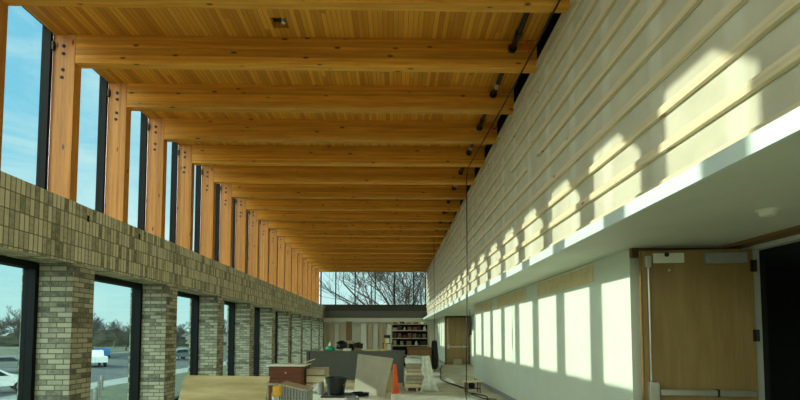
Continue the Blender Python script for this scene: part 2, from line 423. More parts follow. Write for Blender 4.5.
# right slatted wall
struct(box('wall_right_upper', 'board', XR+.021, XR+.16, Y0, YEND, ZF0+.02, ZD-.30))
strip_h = [1.10, 1.385, 1.665, 1.945, 2.23, 2.515, 2.795, 3.08, 3.36, 3.62, 3.80]
names = ['lowest', 'second lowest', 'third lowest', 'fourth lowest', 'fifth lowest', 'sixth from the bottom', 'fifth from the top',
         'fourth from the top', 'third from the top', 'second from the top', 'topmost']
gaps = {5: (6.2, 6.75), 6: (7.6, 8.1), 3: (19, 19.4)}
for i, h in enumerate(strip_h):
    z0 = EYE+h; segs = [(Y0, YEND)]
    if i in gaps: segs = [(Y0, gaps[i][0]), (gaps[i][1], YEND)]
    m = MB()
    for a, b in segs: m.box(XR-.018, XR+.02, a, b, z0, z0+.068)
    o = m.build('furring_strip', 'strip')
    tag(o, 'long pale pine strip across the upper right wall, %s of eleven' % names[i], 'wood strip', 'horizontal pine strips on the upper right wall')
for i in (5, 6):
    pass
# blocking behind the wall top
struct(box('trim_1', 'strip', XR+.01, XR+.16, Y0, YEND, ZD-.30, ZD-.27))
struct(box('wall_right_behind', 'darkwall', XR+.65, XR+.72, Y0, YEND, ZS+.05, ZD+.25))

# ledge: fascia + soffit
m = MB(); m.box(XF, XF+.03, Y0, YEND-.4, ZF0, ZF1)
struct(m.build('trim_2', 'fascia'))
struct(box('trim_3', 'fascia', XF+.03, XR+.02, Y0, YEND-.4, ZF1-.02, ZF1))
struct(box('ceiling_lower', 'soffit', XW, 6.5, Y0, YEND, ZS, ZS+.05))
m = MB(); a, b = Y0, YEND-.4
m.hexa([(XF+.03, a, ZF0), (XW, a, ZS), (XW, b, ZS), (XF+.03, b, ZF0), (XF+.03, a, ZS+.05), (XW, a, ZS+.05), (XW, b, ZS+.05), (XF+.03, b, ZS+.05)])
struct(m.build('trim_10', 'soffit'))
# lower right wall and recesses
def wallseg(name, x, ya, yb): struct(box(name, 'white', x, x+.13, ya, yb, 0, ZS))
wallseg('wall_right', XW, 4.86, 14.4)
wallseg('wall_right_far', XW, 22.5, YEND)
struct(box('wall_right_return', 'white', XW+.13, XA+.12, 4.86, 4.98, 0, ZS))
struct(box('wall_right_corner', 'white', XW+.13, XA+.12, 14.27, 14.40, 0, ZS))
struct(box('wall_right_recess', 'white', XA, XA+.12, 14.40, 22.5, 0, ZS))
for i, (a, b) in enumerate([(4.86, 14.4), (22.5, YEND)]):
    struct(box('baseboard_right' if i == 0 else 'baseboard_right_far', 'ribbed', XW-.012, XW, a, b, 0, .10))
# near doorway (frame in plane x = XA, opening towards a dark room)
OY0, OY1 = 1.6, 4.60
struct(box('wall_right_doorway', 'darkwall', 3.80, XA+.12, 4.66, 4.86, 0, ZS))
struct(box('wall_right_near', 'white', 3.72, XA+.12, Y0, OY0-.08, 0, ZS))
m = MB(); m.box(3.70, 3.80, 4.56, 4.66, 0, ZS); m.box(3.70, 3.80, OY0-.08, OY0, 0, ZS); m.box(3.70, 3.80, OY0, 4.58, ZS-.07, ZS)
d1 = struct(m.build('door_1', 'frame'))
struct(box('trim_4', 'brownwood', 3.50, 3.69, Y0, 4.68, ZS-.03, ZS))
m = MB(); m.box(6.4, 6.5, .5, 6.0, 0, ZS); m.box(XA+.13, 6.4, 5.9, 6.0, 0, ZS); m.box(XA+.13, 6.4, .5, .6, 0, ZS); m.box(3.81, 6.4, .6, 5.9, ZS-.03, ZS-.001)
struct(m.build('wall_side_room', 'darkwall'))  # walls and ceiling coloured near-black for the unlit room
# header behind the leaf
struct(box('trim_5', 'dkwood', XW+.0, XA-.02, 4.80, 4.86, ZS-.10, ZS))

def door_leaf(loc, rz, width, height, full=True):
    """hinge at the origin, leaf extends to -X, viewer side is -Y"""
    t = empty('wood_door', loc, rz)
    m = MB(); m.box(-width, 0, 0, .045, .01, height); m.bevel(.003, 1); m.build('door_leaf', 'door', t)
    m = MB(); m.box(-width-.001, -width+.012, -.001, .046, .01, height); m.build('edge_band', 'brownwood', t)
    bx = -width
    m = MB(); m.box(bx+.14, -.05, -.075, -.035, .845, .905); m.bevel(.008, 2)
    r = m.build('panic_bar', 'steel', t)
    m = MB(); m.box(-.42, -.40, -.080, -.030, .838, .912); m.build('bar_joint', 'plastic', r)
    m = MB(); m.box(-.10, -.05, -.05, 0, .85, .90); m.build('bar_bracket', 'steel', r)
    m = MB(); m.box(bx+.035, bx+.135, -.06, 0, .78, .98); m.bevel(.01, 2); m.build('latch_case', 'steel', t)
    m = MB(); m.tube([(bx+.065, -.03, .98), (bx+.065, -.03, height-.17)], .010, 8); m.build('vertical_rod', 'steel', t, smooth=True)
    m = MB(); m.box(bx+.035, bx+.095, -.045, 0, height-.18, height-.06); m.bevel(.008, 2); m.build('top_latch', 'steel', t)
    for hz in (height-.18, height*.62, .35):
        m = MB(); m.tube([(.012, -.012, hz-.06), (.012, -.012, hz+.06)], .012, 10); m.box(-.03, .03, -.008, -.001, hz-.06, hz+.06)
        m.build('hinge', 'pipe', t)
    if full:
        m = MB(); m.box(-.47, -.08, -.055, 0, height-.15, height-.045); m.bevel(.008, 2); m.build('closer_cover', 'ribbed', t)
        m = MB(); m.box(bx+.115, bx+.42, -.025, 0, height-.135, height-.035)
        a = m.build('header_bracket', 'paper', t)
        m = MB(); m.tube([(bx+.25, -.026, height-.05), (bx+.25, -.030, height-.05)], .024, 12); m.build('screw_cap', 'pipe', a)
        m = MB(); m.tube([(bx+.28, 0, height-.21), (bx+.28, -.006, height-.21)], .013, 12); m.build('peep_plug', 'steel', t)
    return t
t = door_leaf((3.685, 4.50, 0), math.radians(-8), 1.09, EYE+.885)
tag(t, 'large wooden veneer door standing open in the near alcove, steel panic bar', 'door')
t = door_leaf((3.78, 22.30, 0), 0, 1.12, EYE+.86, False)
tag(t, 'distant wooden door standing open at the far end of the corridor recess', 'door')
struct(box('trim_6', 'dkwood', XW, XA, 22.42, 22.5, 0, ZS))

# smoke detector on soffit
t = empty('smoke_detector', (2.83, 3.30, ZS), label='round white smoke detector on the soffit in front of the open door', cat='smoke detector')
m = MB(); m.lathe((0, 0, 0), [(.02, -.05), (.045, -.048), (.055, -.035), (.058, -.012), (.062, 0)], 24); m.build('detector_body', 'paper', t, smooth=True)
m = MB(); m.lathe((0, 0, 0), [(.075, -.008), (.075, 0)], 24); m.build('mounting_plate', 'paper', t, smooth=True)
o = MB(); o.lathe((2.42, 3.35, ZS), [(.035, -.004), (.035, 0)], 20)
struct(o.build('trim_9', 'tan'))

# tan panels with a pale top edge along the head of the lower wall
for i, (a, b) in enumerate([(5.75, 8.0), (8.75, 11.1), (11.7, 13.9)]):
    t = empty('tan_panel', (XW, a, ZS), label='tan panel at the top of the lower right wall, %s of three' % ['nearest', 'middle', 'farthest'][i],
              cat='air diffuser', group='tan panels under the soffit')
    box('panel_face', 'tan', -.012, -.001, 0, b-a, -.26, -.035, parent=t)
    box('panel_edge', 'paper', -.022, -.001, 0, b-a, -.035, -.012, parent=t)

# ------------------------------------------------------------------ far end
struct(box('wall_back', 'backwall', -5.0, XA+.1, YEND, YEND+.15, 0, EYE+1.03))
struct(box('wall_back_left', 'brick_run', -5.0, -4.10, YEND-.02, YEND, EYE+.80, EYE+1.82, uv=True))
m = MB(); struct(box('trim_11', 'desk', -4.10, 2.2, YEND-.22, YEND+.1, EYE+1.03, EYE+1.46)); m.box(-4.10, 2.2, YEND-.16, YEND+.1, EYE+1.46, EYE+1.62)
m.box(-4.10, 2.2, YEND-.20, YEND+.1, EYE+1.62, EYE+1.68); m.box(-4.10, 2.2, YEND-.14, YEND+.1, EYE+1.68, EYE+1.78); m.box(-4.10, 2.2, YEND-.20, YEND+.1, EYE+1.78, EYE+1.82)
struct(m.build('trim_7', 'louvre'))
struct(box('trim_8', 'trimwhite', -4.2, XW, YEND-.28, YEND, EYE+.78, EYE+1.03))
wn += 1
m = MB(); zz0, zz1 = EYE+1.82, ZD
for x in (-3.53, -2.34, -1.10, .11, 1.27, 2.02): m.box(x-.03, x+.03, YEND-.02, YEND+.10, zz0, zz1)
m.box(-4.44, 2.2, YEND-.02, YEND+.10, zz0, zz0+.05); m.box(-4.44, 2.2, YEND-.02, YEND+.10, zz1-.06, zz1); m.box(-4.48, -4.40, YEND-.02, YEND+.1, zz0, zz1)
w = struct(m.build('window_%d' % wn, 'black'))
xs = [-4.40, -3.53, -2.34, -1.10, .11, 1.27, 2.02]
for a, b in zip(xs, xs[1:]): box('pane', 'glass', a+.03, b-.03, YEND+.03, YEND+.04, zz0+.05, zz1-.06, parent=w)
# loose boards leaning / fixed on the back wall
bx = [(-4.0, -3.62), (-3.56, -3.30), (-3.24, -2.93), (-1.95, -1.62), (-1.55, -1.28), (-1.22, -.92), (-.86, -.55), (-.40, -.12)]
for i, (a, b) in enumerate(bx):
    m = MB(); m.box(a, b, YEND-.06-.03*(i % 2), YEND-.03-.03*(i % 2), .0, EYE+.70-.04*(i % 3))
    tag(m.build('wall_panel', ['stud', 'trimwhite', 'stud', 'paper', 'stud', 'trimwhite', 'stud', 'paper'][i]), 'tall narrow board against the back wall, %s from the left' % ['first', 'second', 'third', 'fourth', 'fifth', 'sixth', 'seventh', 'eighth'][i], 'board', 'boards against the back wall')
for i, x in enumerate([-2.88, -.48]):
    tag(box('timber_stud', 'stud', x-.04, x+.04, YEND-.16, YEND-.10, 0, EYE+.72), 'thin upright stud before the back wall, %s' % ['left of the brown post', 'right of the brown post'][i], 'stud')
tag(box('brown_post', 'brownpost', -2.30, -2.02, 22.1, 22.3, 0, EYE+.66, bev=.01), 'brown wooden post standing behind the clutter on the grey counter', 'post')

struct(box('wall_front', 'white', -5.0, 6.6, Y0-.15, Y0, 0, 2.75))  # unseen rear wall, added to shape the daylight from behind
wn += 1
m = MB()
for x in (-4.75, -3.3, -1.9, -.5, .9, 2.0): m.box(x-.03, x+.03, Y0-.12, Y0, 2.75, ZD+.25)
w = struct(m.build('window_%d' % wn, 'black'))
box('pane', 'glass', -4.72, 1.97, Y0-.07, Y0-.06, 2.75, ZD+.25, parent=w)  # unseen high window, added to light the beams from behind
# ------------------------------------------------------------------ shelving at the back
t = empty('shelving_unit', (-.08, 19, 0), label='open shelving rack loaded with boxes and tins near the back wall', cat='shelves')
W = 1.62
for (x, y) in ((0, 0), (W-.05, 0), (0, .45), (W-.05, .45)): box('upright', 'stud', x, x+.05, y, y+.05, 0, 1.95, parent=t)
levels = [.12, .62, 1.02, 1.33, 1.66, 1.93]
for z in levels: box('shelf', 'stud', 0, W, -.02, .52, z-.035, z, parent=t)
box('back_panel', 'black', .0, W, .51, .53, .1, 1.95, parent=t)
kinds = [('carton', 'brownpost', 'dark brown carton'), ('paint_tin', 'ribbed', 'metal tin'), ('tool_case', 'plastic', 'black case'), ('white_bottle', 'paper', 'white bottle'),
         ('carton', 'card', 'grey carton'), ('red_case', 'redwood', 'dark red case')]
lvn = ['bottom shelf', 'second shelf', 'third shelf', 'fourth shelf', 'fifth shelf', 'top board']
pos = ['far left', 'left', 'left of centre', 'centre', 'right of centre', 'right', 'far right']
for li, z in enumerate(levels):
    cnt = 7 if li in (3, 4) else 5; x = .08
    for q in range(cnt):
        w_ = (W-.2)/cnt*random.uniform(.55, .9); hmax = .1 if li == 5 else min(.24, (levels[li+1]-z-.07)) if li < 5 else .1
        h_ = hmax*random.uniform(.5, .95); kd = random.choice(kinds)
        if li == 0 and q in (2, 3): kd = kinds[5]; h_ = .38
        px = -.08+x
        m = MB()
        if kd[0] in ('paint_tin', 'white_bottle'):
            r = min(w_*.4, .07); c = (px+w_/2, 19.15, z+.001)
            if kd[0] == 'paint_tin': m.lathe(c, [(r, 0), (r, h_*.93), (r*1.05, h_*.94), (r*1.05, h_), (r*.9, h_)], 14)
            else: m.lathe(c, [(r*.9, 0), (r*.9, h_*.6), (r*.35, h_*.8), (r*.35, h_)], 14)
        else:
            m.box(px, px+w_, 19.02, 19.34, z+.001, z+h_); m.bevel(.006, 1); m.box(px+w_*.45, px+w_*.55, 19.012, 19.02, z+h_*.1, z+h_*.9)
        tag(m.build(kd[0], kd[1]), '%s on the rack, %s, number %s of %d from the left' % (kd[2], lvn[li], ['one', 'two', 'three', 'four', 'five', 'six', 'seven'][q], cnt), kd[0].split('_')[-1], 'goods on the back shelving')
        x += (W-.14)/cnt
# reddish bench unit under / before the rack
t = empty('low_wood_cabinet', (.60, 18.1, 0), label='reddish brown low cabinet standing before the right half of the rack', cat='cabinet')
box('cabinet_body', 'redwood', 0, .95, 0, .55, .08, .92, parent=t); box('cabinet_top', 'brownwood', -.03, .98, -.03, .58, .92, .96, parent=t)
for i in range(2):
    d = box('door', 'brownpost', .04+.45*i, .46+.45*i, -.018, 0, .14, .86, parent=t); box('handle', 'steel', .40+.13*i, .42+.13*i, -.035, -.018, .45, .6, parent=d)
box('plinth', 'black', .04, .91, .03, .5, 0, .08, parent=t)
# black bag hanging right of rack
m = MB(); m.lathe((1.78, 19.3, 0), [(.10, 0), (.17, .1), (.18, .5), (.14, .9), (.12, 1.15), (.09, 1.22)], 12)
tag(m.build('black_sack', 'rubber', smooth=True), 'tall black sack standing right of the rack', 'sack')
# black box with white box left of rack
m = MB(); m.box(-.36, -.10, 18.0, 18.2, 1.135, 1.46); m.bevel(.01, 1); tag(m.build('black_speaker', 'plastic'), 'small black box standing left of the rack on a stand', 'box')
t = empty('work_stand', (-.23, 18.1, 0), label='thin work stand carrying the small black box left of the rack', cat='stand')
box('stand_top', 'brownwood', -.2, .2, -.2, .2, 1.10, 1.13, parent=t)
for (x, y) in ((-.18, -.18), (.15, -.18), (-.18, .15), (.15, .15)): box('leg', 'brownwood', x, x+.03, y, y+.03, 0, 1.10, parent=t)
m = MB(); m.box(-.34, -.14, 17.91, 17.99, 1.135, 1.33); tag(m.build('white_box', 'paper'), 'small white box in front of the black box left of the rack', 'box')

# ------------------------------------------------------------------ grey counter
t = empty('grey_counter', (-2.46, 12.85, 0), label='long dark grey reception counter across the middle of the hall', cat='counter')
box('front_panel', 'desk', 0, 2.77, 0, .03, .10, .97, parent=t, bev=.003)
box('end_panel', 'desk', 0, .03, .03, .75, .0, .97, parent=t); box('end_panel', 'desk', 2.74, 2.77, .03, .75, .0, .97, parent=t)
box('counter_top', 'desk', -.01, 2.78, -.01, .78, .97, 1.0, parent=t, bev=.003)
box('toe_kick', 'stud', .03, 2.74, .02, .05, 0, .10, parent=t)
box('corner_strip', 'black', .075, .095, -.006, 0, .10, .97, parent=t)
def onctr(name, mat, x0, x1, y0, y1, z0, z1, lab, cat, grp=None, rz=0):
    m = MB(); m.obox(Matrix.Translation(((x0+x1)/2, (y0+y1)/2, (z0+z1)/2)) @ Matrix.Rotation(rz, 4, 'Z'), x1-x0, y1-y0, z1-z0); m.bevel(.006, 1)
    return tag(m.build(name, mat), lab, cat, grp)
t = empty('green_spray_bottle', (-1.83, 13.15, 1.0), label='squat green container with a white spout on the left of the grey counter', cat='bottle')
m = MB(); m.lathe((0, 0, 0), [(.12, 0), (.14, .03), (.13, .09), (.06, .13), (.05, .14)], 18); m.build('green_body', 'green', t, smooth=True)
m = MB(); m.lathe((0, 0, .14), [(.045, 0), (.04, .05), (.015, .12)], 12); m.build('white_spout', 'paper', t, smooth=True)
m = MB(); m.lathe((-2.02, 13.1, 1.0), [(.05, 0), (.05, .07), (.02, .09)], 12); tag(m.build('small_cup', 'card2', smooth=True), 'little tan cup left of the green container', 'cup')
# pile of tools, cables and scraps
def coil(c, r, tr, turns, mat, lab, name='cable_coil', tilt=0):
    m = MB(); pts = []
    n = int(turns*14)
    for i in range(n+1):
        a = i/14*2*math.pi; rr = r*(1+.12*math.sin(i*1.7))
        pts.append((c[0]+rr*math.cos(a), c[1]+rr*math.sin(a), c[2]+tr+tr*1.5*(i/14)+rr*math.sin(a)*tilt+abs(tilt)*r*1.2))
    m.tube(pts, tr, 6)
    return tag(m.build(name, mat, smooth=True), lab, 'cable')
coil((-1.50, 13.15, 1.0), .13, .022, 4, 'rubber', 'coil of black cable on the grey counter right of the green container', tilt=.5)
coil((-1.02, 13.2, 1.0), .12, .02, 4, 'rubber', 'second coil of black cable in the middle of the clutter on the grey counter', tilt=.4)
onctr('tool_case', 'plastic', -1.33, -1.17, 13.30, 13.50, 1.0, 1.20, 'black tool case among the clutter on the grey counter', 'case', rz=.3)
onctr('carton', 'card2', -1.36, -1.16, 13.30, 13.50, 1.201, 1.29, 'small brown carton on top of the black tool case', 'box', rz=-.2)
onctr('paper_pack', 'paper', -1.42, -1.20, 12.88, 13.02, 1.0, 1.07, 'white paper pack before the black tool case', 'paper')
onctr('dark_block', 'brownpost', -1.10, -.92, 12.86, 12.98, 1.0, 1.09, 'dark brown block before the second cable coil', 'block')
for i in range(3):
    onctr('short_plank', 'pinelight', -.84+.05*i, -.28+.07*i, 12.90+.13*i, 13.0+.13*i, 1.0, 1.035+.006*i, 'short pale plank lying on the counter right of the cable coils, %s' % ['front', 'middle', 'rear'][i], 'plank', 'short planks on the grey counter', rz=.03*(i-1))
tag(box('yellow_stick', 'yellow', -.245, -.205, 12.9, 12.93, 1.0, 1.38), 'thin upright yellow stick at the right of the grey counter', 'stick')

# ------------------------------------------------------------------ wrapped stack
names7 = ['bottom', 'second', 'third', 'fourth', 'fifth', 'sixth', 'top']
t = empty('pallet', (.32, 11.75, 0), label='low wooden pallet under the stack of panels right of the counter', cat='pallet')
for i in range(4): box('slat', 'stud', 0, .62, .02+.2*i, .14+.2*i, .08, .10, parent=t)
for i in range(3): box('runner', 'stud', .02+.26*i, .08+.26*i, .02, .74, 0, .08, parent=t)
zc = .101
for i in range(7):
    hh = [.10, .09, .11, .10, .10, .11, .15][i]; dx = random.uniform(-.02, .02)
    m = MB(); x0 = .33+dx; m.box(x0, x0+.50, 11.76, 12.40, zc, zc+hh-.012); m.bevel(.006, 1)
    tag(m.build('panel_bundle', ['pinelight', 'stud', 'card', 'pinelight', 'stud', 'card', 'film'][i]), '%s bundle of flat panels in the stack under plastic film' % names7[i], 'panel bundle', 'bundles in the wrapped stack')
    zc += hh
# plastic sheet draped over the right side
m = MB(); rows = []
prof = [(.36, zc+.012), (.50, zc+.03), (.70, zc+.02), (.90, zc+.005), (.935, zc-.15), (.965, .62), (1.02, .42), (1.06, .2), (1.16, .02)]
ny = 9
for jy in range(ny):
    y = 11.68+.85*jy/(ny-1); row = []
    for q, (px, pz) in enumerate(prof):
        w_ = .035*math.sin(jy*2.1+q*.9)*(1 if q > 3 else .3); row.append(m.bm.verts.new((px+abs(w_)*1.2, y+.02*math.sin(q*1.7), max(pz+abs(w_)*.3, .012))))
    rows.append(row)
for a, b in zip(rows, rows[1:]):
    for q in range(len(prof)-1): m.bm.faces.new((a[q], a[q+1], b[q+1], b[q]))
gx = [.58, .68, .78, .88, .98, 1.08, 1.16]; gz = [zc+.02, .92, .75, .55, .38, .2, .012]; G = []
for a, z in enumerate(gz):
    lim = [.93, .95, .98, 1.02, 1.07, 1.12, 1.2][a]; lo = [.60, .70, .76, .72, .80, .74, .70][a]
    G.append([m.bm.verts.new((lo+(lim-lo)*q/6, 11.64+.03*math.sin(q*2.3+a*.8)-.02*a/6, z)) for q in range(7)])
for a, b in zip(G, G[1:]):
    for q in range(6): m.bm.faces.new((a[q], a[q+1], b[q+1], b[q]))
o = m.build('plastic_sheet', 'film', smooth=True); sm = o.modifiers.new('s', 'SOLIDIFY'); sm.thickness = .006; sm.offset = 1
tag(o, 'milky plastic sheet hanging down the right of the panel stack', 'plastic sheet')

# ------------------------------------------------------------------ brown drawer cabinet at left
t = empty('brown_drawer_chest', (-2.60, 9.5, 0), label='dark reddish brown drawer chest by the brick piers', cat='drawer chest')
box('body', 'redwood', 0, .72, 0, .6, .05, .80, parent=t, bev=.004); box('plinth', 'black', .03, .69, .03, .57, 0, .05, parent=t)
for i in range(3):
    d = box('drawer', 'redwood', .03, .69, -.018, 0, .08+.24*i, .30+.24*i, parent=t, bev=.003)
    m = MB(); m.tube([(.36, -.018, .19+.24*i), (.36, -.045, .19+.24*i)], .016, 10); m.build('knob', 'steel', d)
m = MB(); m.box(-2.64, -1.83, 9.42, 10.15, .803, .825); tag(m.build('white_board', 'paper'), 'white sheet of board lying on the brown drawer chest', 'board')
m = MB(); m.obox(Matrix.Translation((-1.80, 9.75, .90)) @ Matrix.Rotation(-.35, 4, 'Y'), .26, .09, .02); tag(m.build('wood_offcut', 'pinelight'), 'pale offcut propped on the right end of the white board', 'offcut')
for i in range(5):
    m = MB(); m.box(-1.84, -1.45, 9.62+.01*i, 10.3, .001+.15*i, .13+.15*i)
    tag(m.build('lumber_bundle', ['stud', 'pinelight'][i % 2]), 'short lumber bundle stacked right of the brown chest, %s from the floor' % ['first', 'second', 'third', 'fourth', 'fifth'][i], 'lumber', 'lumber bundles beside the brown chest')

# ------------------------------------------------------------------ foreground: plywood sheet, work table and what lies on it
m = MB()
m.hexa([(-2.42, 4.76, 0), (-1.46, 4.76, 0), (-1.46, 4.79, 0), (-2.42, 4.79, 0), (-2.37, 5.19, 1.0), (-1.41, 5.19, .985), (-1.41, 5.22, .985), (-2.37, 5.22, 1.0)])
tag(m.build('plywood_sheet', 'ply'), 'large leaning sheet of pale plywood in front of the left piers', 'plywood sheet')
# sawhorse that carries the sheet
t = empty('sawhorse', (-1.9, 5.33, 0), label='wooden sawhorse behind the leaning plywood sheet', cat='sawhorse')
box('top_rail', 'pinelight', -.40, .40, -.04, .05, .80, .88, parent=t)
for sx in (-.33, .33):
    for sy in (-.17, .20):
        m = MB(); m.tube([(sx, sy, 0), (sx, 0.005, .80)], .022, 6); m.build('leg', 'pinelight', t)

def table(x0, x1, y0, y1, z, mat, lab, name='work_table'):
    t = empty(name, (x0, y0, 0), label=lab, cat='table')
    box('table_top', mat, 0, x1-x0, 0, y1-y0, z-.03, z, parent=t, bev=.003)
    for a in (.05, x1-x0-.10):
        for b in (.05, y1-y0-.10): box('leg', 'pinelight', a, a+.05, b, b+.05, 0, z-.03, parent=t)
    return t
TZ = .80
TZ = .66
table(-1.28, -.02, 4.98, 7.6, TZ, 'paper', 'wide paper-covered work table in the foreground')
def item(name, mat, m, lab, cat, grp=None, smooth=False): return tag(m.build(name, mat, smooth=smooth), lab, cat, grp)
m = MB(); m.box(-.92, -.54, 5.78, 6.18, TZ+.001, TZ+.018); item('dark_tray', 'louvre', m, 'dark flat tray under the black bucket', 'tray')
t = empty('black_bucket', (-.75, 5.99, TZ+.019), label='black plastic bucket standing on the work table', cat='bucket')
m = MB(); m.lathe((0, 0, 0), [(.108, 0), (.138, .205), (.148, .206), (.148, .225), (.133, .225), (.104, .012), (.02, .01)], 28); m.build('bucket_body', 'plastic', t, smooth=True)
m = MB(); m.tube([(.152*math.cos(a), -.10*math.sin(a), .20-.10*math.sin(a)) for a in [math.pi*q/12 for q in range(13)]], .004, 6); m.build('wire_handle', 'steel', t)
m = MB(); m.lathe((-.97, 6.08, TZ+.001), [(.04, 0), (.045, .12), (.04, .17)], 14); item('grey_jug', 'ribbed', m, 'grey jug touching the left of the black bucket', 'jug', smooth=True)
for i, (x, y, w_, d, r) in enumerate([(-1.03, 5.45, .32, .44, .35), (-.30, 5.38, .36, .32, -.2), (-.85, 6.75, .32, .40, .1)]):
    m = MB(); m.obox(Matrix.Translation((x, y, TZ+.004)) @ Matrix.Rotation(r, 4, 'Z'), w_, d, .004)
    item('paper_sheet', 'paper', m, 'loose white sheet on the work table, %s' % ['left of the bucket', 'right of the bucket', 'behind the bucket'][i], 'paper', 'loose sheets on the work table')
m = MB(); bmesh.ops.create_icosphere(m.bm, subdivisions=3, radius=1)
for v in m.bm.verts:
    f = 1+.16*math.sin(v.co.x*7+v.co.y*5)*math.cos(v.co.z*6); v.co = Vector((v.co.x*.15*f, v.co.y*.22*f, v.co.z*.035*f))+Vector((-1.08, 6.36, TZ+.045))
item('crumpled_bag', 'film', m, 'crumpled pale plastic bag at the left edge of the work table', 'bag', smooth=True)
coil((-.42, 5.90, TZ), .10, .008, 3.5, 'plastic', 'small coil of dark cord on the work table right of the bucket', 'cord_coil')
coil((-.50, 5.55, TZ), .08, .009, 2.5, 'ribbed', 'small coil of grey cord nearer than the dark one', 'cord_coil')
for i in range(3):
    m = MB(); m.obox(Matrix.Translation((-.85+.08*i, 7.08+.17*i, TZ+.026)) @ Matrix.Rotation([.05, -.04, .06][i], 4, 'Z'), .75, .08, .05)
    item('wood_batten', 'pinelight', m, 'short pine batten across the rear of the work table, %s' % ['front', 'middle', 'rear'][i], 'batten', 'battens on the work table')
m = MB()
Pb = [Vector(p) for p in [(-.55, 6.40, TZ+.008), (-.11, 5.76, TZ+.008), (0, 5.78, 1.16), (-.50, 6.44, 1.19)]]
th = Vector((.008, .006, 0))
m.hexa([Pb[0], Pb[1], Pb[1]+th, Pb[0]+th, Pb[3], Pb[2], Pb[2]+th, Pb[3]+th])
item('leaning_board', 'card', m, 'grey-brown board standing tilted on the right of the work table', 'board')
m = MB(); m.obox(Matrix.Translation((-.19, 6.42, TZ+.15)) @ Matrix.Rotation(-.92, 4, 'Z'), .36, .22, .296)
item('carton', 'card2', m, 'brown carton behind the tilted grey-brown board', 'box')
# traffic cone
t = empty('traffic_cone', (.03, 7.90, 0), label='orange traffic cone with a white band right of the work table', cat='traffic cone')
box('cone_base', 'cone', -.19, .19, -.19, .19, 0, .035, parent=t, bev=.01)
m = MB(); m.lathe((0, 0, .035), [(.15, 0), (.115, .22)], 24, False, False); m.build('lower_cone', 'cone', t, smooth=True)
m = MB(); m.lathe((0, 0, .255), [(.116, 0), (.090, .19)], 24, False, False); m.build('white_band', 'paper', t, smooth=True)
m = MB(); m.lathe((0, 0, .445), [(.089, 0), (.07, .12), (.035, .42), (.028, .50), (.018, .505)], 24, True, False); m.build('upper_cone', 'cone', t, smooth=True)
# grey ribbed bin and yellow tool near the sheet
t = empty('grey_ribbed_bin', (-1.00, 4.74, 0), -.1, label='grey ribbed box between the plywood sheet and the work table', cat='bin')
m = MB(); m.hexa([(-.14, -.12, 0), (.14, -.12, 0), (.14, .10, 0), (-.14, .10, 0), (-.14, -.12, .95), (.14, -.12, .89), (.14, .10, .89), (-.14, .10, .95)]); m.build('bin_body', 'ribbed', t)
for i in range(9):
    m = MB(); x = -.133+.031*i; m.box(x, x+.014, -.135, -.12, .02, .945-.0066*i); m.build('rib', 'ribbed', t)
m = MB(); m.hexa([(-.15, -.14, .952), (.15, -.14, .889), (.15, .11, .889), (-.15, .11, .952), (-.15, -.14, .967), (.15, -.14, .904), (.15, .11, .904), (-.15, .11, .967)]); m.build('bin_lid', 'stud', t)
t = empty('yellow_clamp', (-1.17, 4.45, 0), label='yellow headed clamp stand right of the plywood sheet', cat='clamp')
m = MB(); m.tube([(0, 0, 0), (0, 0, .86)], .012, 8); m.build('stand_rod', 'paper', t)
m = MB(); m.box(-.005, .085, -.03, .03, .86, .97); m.bevel(.025, 3); m.build('yellow_head', 'yellow', t, smooth=True)
m = MB(); m.box(-.07, .05, -.02, .02, .97, .99); m.bevel(.004, 1); m.build('clamp_bar', 'ribbed', t)
m = MB(); m.lathe((0, 0, 0), [(.10, 0), (.10, .015), (.02, .03)], 16); m.build('stand_foot', 'pipe', t)
# cloth / rags at right end of the sheet
for i, (x, y, z, c) in enumerate([(-1.395, 5.30, .0, 'paper')]):
    m = MB(); m.box(x-.0, x+.05, y-.08, y+.08, 0, .80); m.bevel(.01, 1)
    item('paper_roll_box', c, m, 'narrow white box standing against the right edge of the plywood sheet', 'box')

# ------------------------------------------------------------------ cables
def curve_tube(name, pts, r, mat, lab, cat, n=6, sub=8):
    P = [Vector(p) for p in pts]; out = []
    for i in range(len(P)-1):
        p0 = P[max(i-1, 0)]; p1 = P[i]; p2 = P[i+1]; p3 = P[min(i+2, len(P)-1)]
        for s_ in range(sub):
            u = s_/sub
            out.append(.5*((2*p1)+(p2-p0)*u+(2*p0-5*p1+4*p2-p3)*u*u+(-p0+3*p1-3*p2+p3)*u**3))
    out.append(P[-1])
    m = MB(); m.tube(out, r, n)
    return tag(m.build(name, mat, smooth=True), lab, cat)
curve_tube('power_cable', [(1.93, -1, ZH-.03), (1.90, 2, ZH-.02), (1.87, 5, ZH-.03), (1.80, 7.5, ZH-.02), (1.70, 9.7, ZH-.03), (1.69, 10.05, ZH-.12), (1.685, 10.1, ZH-.5), (1.68, 10.1, 3.0), (1.66, 10.1, 1.6), (1.65, 10.12, .5), (1.63, 10.05, .06), (1.70, 9.7, .015), (1.9, 9.0, .015)],
           .012, 'rubber', 'black cable strung under the beams then dropping straight to the floor', 'cable')
t = empty('hanging_connector', (1.745, 10.1, 1.52), label='black connector box hanging low on the dropped cable', cat='connector')
box('connector_body', 'plastic', -.03, .03, -.03, .03, -.06, .36, parent=t, bev=.01)
m = MB(); m.tube([(0, 0, .36), (-.03, 0, .52)], .008, 6); m.build('lead', 'rubber', t)
curve_tube('thin_cable', [(1.62, 17.6, ZH), (1.62, 17.6, 3.5), (1.62, 17.6, 1.0), (1.62, 17.6, .02)], .010, 'rubber', 'thin dark cable dropping to the floor farther down the hall', 'cable')
curve_tube('floor_hose', [(2.3, 21.0, .03), (2.0, 19.0, .03), (1.75, 16.5, .03), (1.55, 14.5, .03), (1.75, 13.0, .03), (1.95, 12.0, .03)], .022, 'rubber', 'black hose curving over the floor to the low wooden dolly', 'hose')
